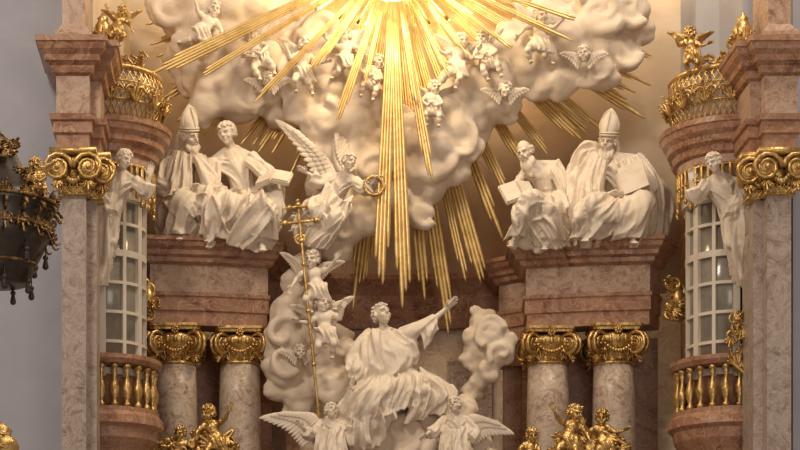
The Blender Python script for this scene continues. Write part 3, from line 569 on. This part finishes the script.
def ex2(g,T,P,s):
    g.sheet([[T(250,158,-.1),T(270,168,-.2),T(281,182,-.35),T(280,204,-.3)],[T(244,164,-.25),T(258,178,-.4),T(266,192,-.5),T(270,214,-.4)]],nf=4,amp=.14,th=.07,seed=3)
    g.sheet([[T(212,160,0),T(206,185,0),T(206,215,-.1),T(209,246,-.1)],[T(220,162,-.25),T(220,190,-.3),T(220,218,-.5),T(222,247,-.4)]],nf=4,amp=.14,th=.07,seed=9)
    g.sheet([[T(215,200,-.4),T(230,203,-.6),T(238,222,-.6),T(228,246,-.5)],[T(244,192,-.4),T(256,204,-.75),T(252,225,-.75),T(240,247,-.55)],[T(264,194,-.2),T(282,208,-.55),T(279,230,-.5),T(270,248,-.3)]],nf=7,amp=.19,th=.08,seed=5,NU=90,shear=2.5)
figure('church_father_statue',-.4,1.66,dict(head=(227,134,-.2),nec=(231,147),che=(236,165),pel=(246,202,.1),sa=(214,161,-.05),sb=(250,157,-.05),ea=(209,186,-.2),wa=(228,193,-.5),ha=(239,189,-.6),eb=(268,172,-.2),wb=(264,186,-.6),hb=(273,182,-.7),ka=(222,211,-.7),kb=(268,206,-.65),fa=(214,240,-.5),fb=(260,242,-.55),ta=(209,247,-.65),tb=(263,250,-.75)),(-28,-16,-10),hair='curly',extra=ex2,seed=12,headk=1.1)
book('open_book',274,179,-1.15,.34,.44,Rz(-.3)@Rx(-.9),op=True)
def ex3(g,T,P,s):
    g.sheet([[T(556,160,0),T(568,180,0),T(574,205,-.1),T(569,240,-.2)],[T(549,172,-.15),T(557,190,-.3),T(563,215,-.4),T(557,246,-.3)]],nf=4,amp=.15,th=.08,seed=3)
    g.sheet([[T(530,200,-.3),T(524,208,-.7),T(528,226,-.6),T(534,246,-.45)],[T(560,196,-.2),T(552,212,-.6),T(552,228,-.6),T(556,247,-.4)],[T(570,200,0),T(574,218,-.2),T(572,232,-.2),T(574,246,-.2)]],nf=7,amp=.19,th=.08,seed=8,shear=2.5)
figure('hermit_saint_statue',-.4,1.58,dict(head=(525,152,-.28),nec=(534,164,-.05),che=(542,179),pel=(556,206,.1),sa=(525,172,-.1),sb=(554,165,0),ea=(512,190,-.3),wa=(522,200,-.6),ha=(530,196,-.65),eb=(569,184,-.1),wb=(556,199,-.45),hb=(545,201,-.55),ka=(529,208,-.75),kb=(554,212,-.65),fa=(516,238,-.55),fb=(546,242,-.5),ta=(510,246,-.7),tb=(544,249,-.7)),(-30,-24,-14),hair='bald',beard=.2,bare=True,extra=ex3,seed=13,sleeve=False,headk=1.1)
book('open_book',518,192,-1.15,.34,.44,Rz(.2)@Rx(-.5)@Ry(-.25),op=True)
def ex4(g,T,P,s):
    g.sheet([[T(636,155,0),T(655,175,0),T(664,200,-.1),T(660,242,-.1)],[T(630,160,-.25),T(644,182,-.4),T(652,208,-.45),T(646,246,-.3)],[T(618,162,-.35),T(630,190,-.55),T(634,215,-.6),T(626,247,-.4)]],nf=7,amp=.19,th=.08,seed=3)
    g.sheet([[T(590,150,.1),T(575,168,.1),T(567,200,-.1),T(566,240,-.1)],[T(598,156,-.2),T(586,182,-.3),T(580,212,-.5),T(580,247,-.3)],[T(608,163,-.35),T(604,190,-.5),T(600,214,-.6),T(600,247,-.4)]],nf=8,amp=.19,th=.08,seed=7,NU=90)
    # open cope billowing beside the shoulder
    g.sheet([[T(604,150,.15),T(590,142,.1),T(577,150,.1),T(572,172,.1)],[T(602,158,.0),T(592,156,-.1),T(584,164,-.1),T(580,184,-.1)],[T(600,166,.05),T(596,172,-.2),T(592,182,-.25),T(588,198,-.3)]],nf=5,amp=.14,th=.08,seed=19)
figure('mitred_bishop_statue',-.45,1.7,dict(head=(608,142,-.2),nec=(612,156),che=(616,172),pel=(620,206,.1),sa=(595,165,-.05),sb=(633,159,-.05),ea=(584,188,-.2),wa=(605,196,-.6),ha=(617,192,-.65),eb=(652,182,-.25),wb=(641,198,-.6),hb=(631,194,-.7),ka=(592,212,-.75),kb=(638,208,-.7),fa=(582,240,-.55),fb=(632,242,-.55)),(-26,-16,10),beard=.17,hat='mitre',extra=ex4,seed=14,headk=1.08)
book('closed_book',634,179,-1.15,.46,.54,Rz(-.35)@Ry(-.3)@Rx(-.2))
def ex6(g,T,P,s):
    g.sheet([[T(330,185,-.1),T(316,200,-.1),T(300,212,0),T(292,232,0)],[T(342,200,-.35),T(330,214,-.3),T(316,228,-.2),T(306,246,-.1)],[T(352,195,-.2),T(350,215,-.25),T(340,232,-.15),T(328,250,-.1)]],nf=7,amp=.16,th=.06,seed=2)
figure('flying_angel',-.95,1.25,dict(head=(349,162,-.25),nec=(346,173,-.1),che=(341,184),pel=(330,203,.1),sa=(334,177,0),sb=(355,181,-.15),ea=(319,180,-.1),wa=(307,173,-.15),ha=(300,168,-.15),eb=(364,188,-.3),wb=(373,182,-.4),hb=(378,179,-.4),ka=(314,212,-.2),kb=(334,222,-.3),fa=(298,226,.1),fb=(320,240,.0),ta=(291,231,.1),tb=(315,247,0)),(30,-12,12),hair='curly',wings=[((336,180,.2),(302,138,.3),(316,190,.2),.9),((344,176,.2),(334,134,.4),(360,166,.35),.8)],extra=ex6,seed=16,headk=1.1)
g=G(); c=W(374,186,-1.4); P=[c+A(.18*math.cos(t),.03*math.sin(t),.18*math.sin(t)) for t in np.linspace(0,2*math.pi,30)]; g.sweep(P,[.022]*30,6)
for k in range(26):
    t=k*2*math.pi/26; o=A(math.cos(t),0,math.sin(t)); g.ell(c+o*.18+A(0,-.02,0),(.026,.02,.05),Ry(-t+.6),nu=8,nv=6)
mk('laurel_wreath',g,M_gold)
def ex7(g,T,P,s):
    g.sheet([[T(370,330,.05),T(356,345,.0),T(351,362,-.05),T(356,374,-.15)],[T(376,330,-.22),T(368,348,-.36),T(364,364,-.4),T(368,378,-.36)],[T(384,331,-.26),T(384,350,-.40),T(384,366,-.44),T(386,376,-.4)],[T(394,331,-.22),T(402,346,-.34),T(405,360,-.36),T(404,368,-.32)],[T(402,332,0),T(416,340,-.1),T(418,349,-.05),T(415,358,0)]],nf=7,amp=.11,th=.05,NU=100,seed=2)
    g.sheet([[T(362,372,-.1),T(350,388,-.3),T(344,404,-.3),T(342,416,-.2)],[T(372,376,-.35),T(364,392,-.65),T(358,404,-.72),T(352,420,-.62)],[T(386,376,-.35),T(386,390,-.65),T(378,404,-.75),T(372,418,-.7)],[T(400,370,-.25),T(408,382,-.6),T(406,394,-.65),T(398,410,-.6)],[T(408,366,-.1),T(424,378,-.4),T(430,388,-.5),T(424,402,-.5)]],nf=14,amp=.14,th=.05,NU=130,NV=40,seed=5,shear=.5)
    g.sheet([[T(352,400,-.2),T(344,418,-.25),T(338,436,-.2),T(336,448,-.1)],[T(360,404,-.5),T(354,422,-.6),T(348,438,-.55),T(346,450,-.4)],[T(376,406,-.6),T(372,420,-.65),T(364,436,-.6),T(360,446,-.5)],[T(398,402,-.5),T(396,414,-.55),T(386,426,-.5),T(378,436,-.4)]],nf=7,amp=.18,th=.07,NU=90,NV=30,seed=7)
    g.sheet([[T(406,378,-.3),T(412,396,-.5),T(408,410,-.5),T(402,424,-.45)],[T(418,376,-.3),T(434,388,-.45),T(436,400,-.5),T(430,414,-.4)],[T(418,370,.1),T(440,380,-.1),T(450,394,-.2),T(450,408,-.2)]],nf=6,amp=.18,th=.07,NU=90,NV=40,seed=9)
    g.ftube([P['sb'],T(414,331,-.12),T(425,326,-.15),T(436,318,-.18)],[.10*s,.09*s,.085*s,.06*s],nf=5,amp=.35,twist=2,seed=40)
    g.sheet([[T(418,328,-.15),T(422,338,-.2),T(424,350,-.2)],[T(430,322,-.18),T(432,331,-.22),T(431,341,-.2)],[T(437,318,-.18),T(437,324,-.2),T(435,330,-.2)]],nf=4,amp=.08,th=.05,NU=40,NV=20,seed=4)
    g.ftube([P['sa'],T(359,350,-.1),P['ea'],T(354,370,-.35)],[.10*s,.095*s,.09*s,.07*s],nf=5,amp=.35,twist=2,seed=41)
    g.sheet([[T(360,352,0),T(350,360,-.2),T(347,370,-.3)],[T(364,358,-.25),T(356,368,-.45),T(351,380,-.45)],[T(370,360,-.2),T(366,374,-.4),T(361,384,-.4)]],nf=4,amp=.09,th=.05,seed=14,NU=50,NV=20)
    g.tube([T(375,328,-.10),T(384,334,-.28),T(392,327,-.12)],.045,m=10)
figure('ascending_saint_statue',-1.15,1.62,dict(head=(382,315,-.12),nec=(384,329),che=(386,346),pel=(393,382,.05),sa=(369,339,-.05),sb=(402,336,-.05),ea=(353,360,-.15),wa=(355,378,-.5),ha=(350,387,-.6),eb=(426,326,-.15),wb=(446,309,-.2),hb=(455,300,-.2),ka=(364,402,-.75),kb=(424,390,-.65),fa=(350,436,-.2),fb=(442,404,-.1),ta=(342,444,-.2),tb=(454,407,-.1)),(26,16,-8),hair='short',extra=ex7,seed=17,curl=(.7,.15),skirt=False,foldy=False,sleeve=False,headk=1.12)
putto('cherub_statue',312,260,-1.1,1.15,rot=8,pose=1,face=(-20,-10,0))
putto('cherub_statue',322,304,-1.2,1.15,rot=-8,flip=-1,pose=0,face=(25,0,8))
for i,(x,y,d,s_,r,fl,po) in enumerate([(306,46,-.85,1.0,10,1,0),(345,36,-.85,.95,-15,-1,1),(378,62,-.85,.85,15,1,2),(461,42,-.9,1.0,10,-1,0),(482,38,-.85,.95,-20,1,2),(434,88,-.95,.85,0,1,2),(541,16,-.9,1.05,20,1,1),(250,34,-.75,1.05,-25,1,2),(215,10,-.75,1.05,15,-1,1)]):
    putto('cherub_statue',x,y,d,s_,r,fl,po)
for x,y,d,s_ in[(268,80,-.78,1.1),(505,90,-.9,1.1),(300,352,-1.0,1.0),(584,54,-.9,1.1)]:
    p=W(x,y,d); parts=head_part(p,s_*1.2,(rng.uniform(-35,35),-12,rng.uniform(-15,15)),'short',baby=True)
    for q in(-1,1): parts.append(wing_part(p+A(q*.06,.06,-.08)*s_,p+A(q*.3,.05,.04)*s_,A(q*.04,0,-.22)*s_,.5*s_,n=8,rows=2))
    mk('winged_cherub_head',parts,M_st)
e=empty('processional_cross'); g=G(); a=W(319,418,-1.5); b=W(298,205,-1.3); g.cap(a,b,.03,.026)
d=nrm(b-a); l=A(1,0,.1)
for t in(.25,.5,.72,.83): g.ell(a+(b-a)*t,(.05,.05,.05))
for py,w in((207,.18),(222,.3)):
    c=W(298.5+(py-205)*.1,py,-1.32); g.cap(c-l*w,c+l*w,.03,.03)
    for q in(-1,1): g.ell(c+l*q*w,.06); g.ell(c+l*q*(w+.05),.035)
g.ell(b,.06); g.ell(b+d*.08,.04); spiral(g,W(300,240,-1.32),A(1,0,0),A(0,0,1),.11,.025); spiral(g,W(300,240,-1.32),A(-1,0,0),A(0,0,1),.11,.025)
mk('cross_shaft',g,M_gold,e)
def ex8(g,T,P,s): g.sheet([[T(318,425,-.1),T(318,445,-.2),T(312,470,-.2)],[T(330,430,-.3),T(330,450,-.4),T(328,475,-.4)],[T(342,425,-.1),T(346,445,-.2),T(350,472,-.2)]],nf=6,amp=.1,th=.06)
figure('kneeling_angel',-1.7,1.1,dict(head=(331,411,-.1),nec=(331,420),che=(331,430),pel=(330,454,.1),sa=(322,424),sb=(341,424),ea=(310,434,-.1),wa=(303,427,-.3),ha=(298,422,-.3),eb=(350,431,-.1),wb=(352,419,-.2),hb=(352,413,-.2),ka=(322,466,-.4),kb=(342,466,-.4)),(20,10,8),wings=[((324,427,.2),(289,414,.3),(300,452,.2),.85)],extra=ex8,seed=21,headk=1.15)
def ex9(g,T,P,s): g.sheet([[T(444,425,-.1),T(442,445,-.2),T(436,470,-.2)],[T(455,430,-.3),T(455,450,-.4),T(455,475,-.4)],[T(466,425,-.1),T(470,445,-.2),T(474,472,-.2)]],nf=6,amp=.1,th=.06)
figure('kneeling_angel',-1.8,1.1,dict(head=(455,405,-.1),nec=(455,414),che=(456,425),pel=(458,450,.1),sa=(446,419),sb=(466,419),ea=(436,428,-.1),wa=(427,434,-.3),ha=(421,438,-.3),eb=(474,431,-.1),wb=(466,440,-.3),hb=(460,442,-.3),ka=(448,466,-.4),kb=(470,466,-.4)),(-25,5,-8),wings=[((462,422,.2),(492,422,.3),(474,450,.2),.75),((450,420,.2),(436,388,.3),(432,412,.3),.75)],extra=ex9,seed=22,headk=1.15)
def ex10(sx):
    def f(g,T,P,s):
        p=P['pel']; g.sheet([[p+A(-.25,-.1,.3),p+A(-.2-.05*sx,-.15,-.5),p+A(-.08-.2*sx,0,-1.2)],[p+A(0,-.3,.3),p+A(-.05*sx,-.35,-.5),p+A(-.2*sx,-.1,-1.35)],[p+A(.25,-.1,.3),p+A(.15-.05*sx,-.15,-.5),p+A(.08-.2*sx,0,-1.2)]],nf=5,amp=.14,th=.07)
    return f
figure('herm_angel',-3.0,1.35,dict(head=(124,160,-.3),nec=(121,171),che=(118,186),pel=(108,214,.1),sa=(106,179),sb=(134,181),ea=(101,196,-.1),wa=(107,210,-.4),ha=(115,212,-.4),eb=(146,190,-.1),wb=(150,176,-.2),hb=(151,168,-.2),ka=(104,240,-.2),kb=(112,242,-.2)),(40,-20,14),wings=[((110,184,.2),(100,148,.3),(98,206,.3),.8)],extra=ex10(1),seed=31,headk=1.1)
figure('herm_angel',-3.0,1.35,dict(head=(714,163,-.3),nec=(718,174),che=(722,188),pel=(733,216,.1),sa=(707,184),sb=(735,181),ea=(695,195,-.1),wa=(691,181,-.2),ha=(691,173,-.2),eb=(741,200,-.1),wb=(735,212,-.4),hb=(727,214,-.4),ka=(731,244,-.2),kb=(739,244,-.2)),(-40,-20,-14),wings=[((730,186,.2),(742,150,.3),(748,206,.3),.8)],extra=ex10(-1),seed=32,headk=1.1)
for i,(x,y,s_,fl,po) in enumerate([(208,414,1.05,1,1),(180,434,.9,-1,0),(575,414,1.05,-1,1),(602,418,1.0,1,0),(532,436,.9,1,2)]):
    putto('gilded_putto',x,y,-1.3,s_,0,fl,po,mat_=M_gold,wings=False)
for px in(196,588):
    g=G(); c=W(px,452,-1.25); scrolls(g,c,.75,.32,22,int(px),.06,.2); vase(g,(c[0]+.1,c[1]+.1,c[2]-.6),1.1,.28); g.box((c[0],c[1],c[2]-1.6),(.8,.2,1.05)); mk('gilded_ornament',g,M_gold)
g=G(); c=W(740,345,-3.2); scrolls(g,c,.15,.5,9,44,.05,.1); mk('gilded_bracket',g,M_gold)
putto('gilded_putto',690,34,-3.2,.8,0,1,0,mat_=M_gold); putto('gilded_putto',122,12,-3.6,.7,0,-1,1,mat_=M_gold)
# ================================================================ PULPIT CANOPY
e=empty('pulpit_canopy'); c=W(-6,212,-9); x,y,z=c
g=G(); g.lathe(x,y,[(.55,z-1.1),(.62,z-.9),(.8,z-.55),(.9,z-.32),(.86,z-.1),(.94,z),(.96,z+.1),(.8,z+.25),(.5,z+.6),(.3,z+1.0),(.1,z+1.2)],40); mk('canopy_body',g,M_black,e)
g=G()
for k in range(20):
    a=k*math.pi/10; o=A(math.cos(a),math.sin(a),0); p=A(x,y,z)
    spiral(g,p+o*.92+A(0,0,-.1),nrm(o),A(0,0,1),.12,.03,1.5); leaf(g,p+o*.84+A(0,0,-.15),A(0,0,-1),o,.4,.06)
    leaf(g,p+o*.95+A(0,0,.05),A(0,0,1),o,.22,.06)
for r,dz in((.97,.08),(.9,-.32),(.66,-.85)): g.sweep([(x+r*math.cos(t),y+r*math.sin(t),z+dz) for t in np.linspace(0,2*math.pi,41)],[.03]*41,6)
scrolls(g,A(x+.5,y-.3,z+.4),.28,.22,14,9,.045,.2); scrolls(g,A(x+.1,y-.3,z+.9),.22,.3,10,19,.045,.2)
mk('canopy_gilding',g,M_dgold,e)
g=G()
for k in range(16):
    a=k*math.pi/8; o=A(math.cos(a),math.sin(a),0); r=.6 if k%2 else .8; dz=-1.1 if k%2 else -.68; p=A(x,y,z)+o*r
    g.cap(p+A(0,0,dz+.15),p+A(0,0,dz),.012,.012,n=6); g.ell(p+A(0,0,dz-.03),.045,nu=8,nv=6); g.cap(p+A(0,0,dz-.07),p+A(0,0,dz-.17),.028,.05,n=8)
g.cap(A(x-2.2,y,z+.2),A(x,y,z+.2),.12,.12)
mk('tassels',g,M_black,e)
putto('gilded_putto',36,166,-9.4,.72,-10,1,2,mat_=M_gold)
g=G(); c=W(-2,440,-9); g.lathe(c[0],c[1],[(.2,-7.6),(.25,c[2]-1.6),(.3,c[2]-.5),(.33,c[2]-.1),(.28,c[2]),(.2,c[2]+.05),(.22,c[2]+.15),(.1,c[2]+.25),(.02,c[2]+.3)],24); scrolls(g,c+A(.05,-.2,0),.2,.2,7,4,.04,.1); mk('pulpit_finial',g,M_gold)
# ================================================================ LIGHT
wd=bpy.data.worlds.new('world'); sc.world=wd; wd.use_nodes=True; bg=wd.node_tree.nodes['Background']; bg.inputs[0].default_value=(1,.86,.72,1); bg.inputs[1].default_value=.34
def area(n,loc,tgt,size,pw,col):
    l=bpy.data.lights.new(n,'AREA'); l.size=size; l.energy=pw; l.color=col; o=bpy.data.objects.new(n,l); sc.collection.objects.link(o); o.location=loc
    o.rotation_euler=(Vector(tgt)-Vector(loc)).to_track_quat('-Z','Y').to_euler()
area('nave_light',(-12,-22,17),(0,0,4),5,2700,(1,.86,.70))
area('dome_light',(6,-10,20),(0,0,4),4,1800,(1,.85,.67))
area('low_front_fill',(4,-30,0),(0,0,2),8,900,(1,.87,.76))  # added fill from low in front, brightens the dark niche; no actual lamp
def pt(n,loc,pw,col,r=.4):
    l=bpy.data.lights.new(n,'POINT'); l.energy=pw; l.color=col; l.shadow_soft_size=r; o=bpy.data.objects.new(n,l); sc.collection.objects.link(o); o.location=loc
pt('glory_lamp',W(393,-60,-2.8),620,(1,.75,.40),.6)
pt('glory_lamp_side',W(393,-50,.8),330,(1,.70,.30),.4)
sc.view_settings.view_transform='Standard'; sc.view_settings.look='None'; sc.view_settings.exposure=0
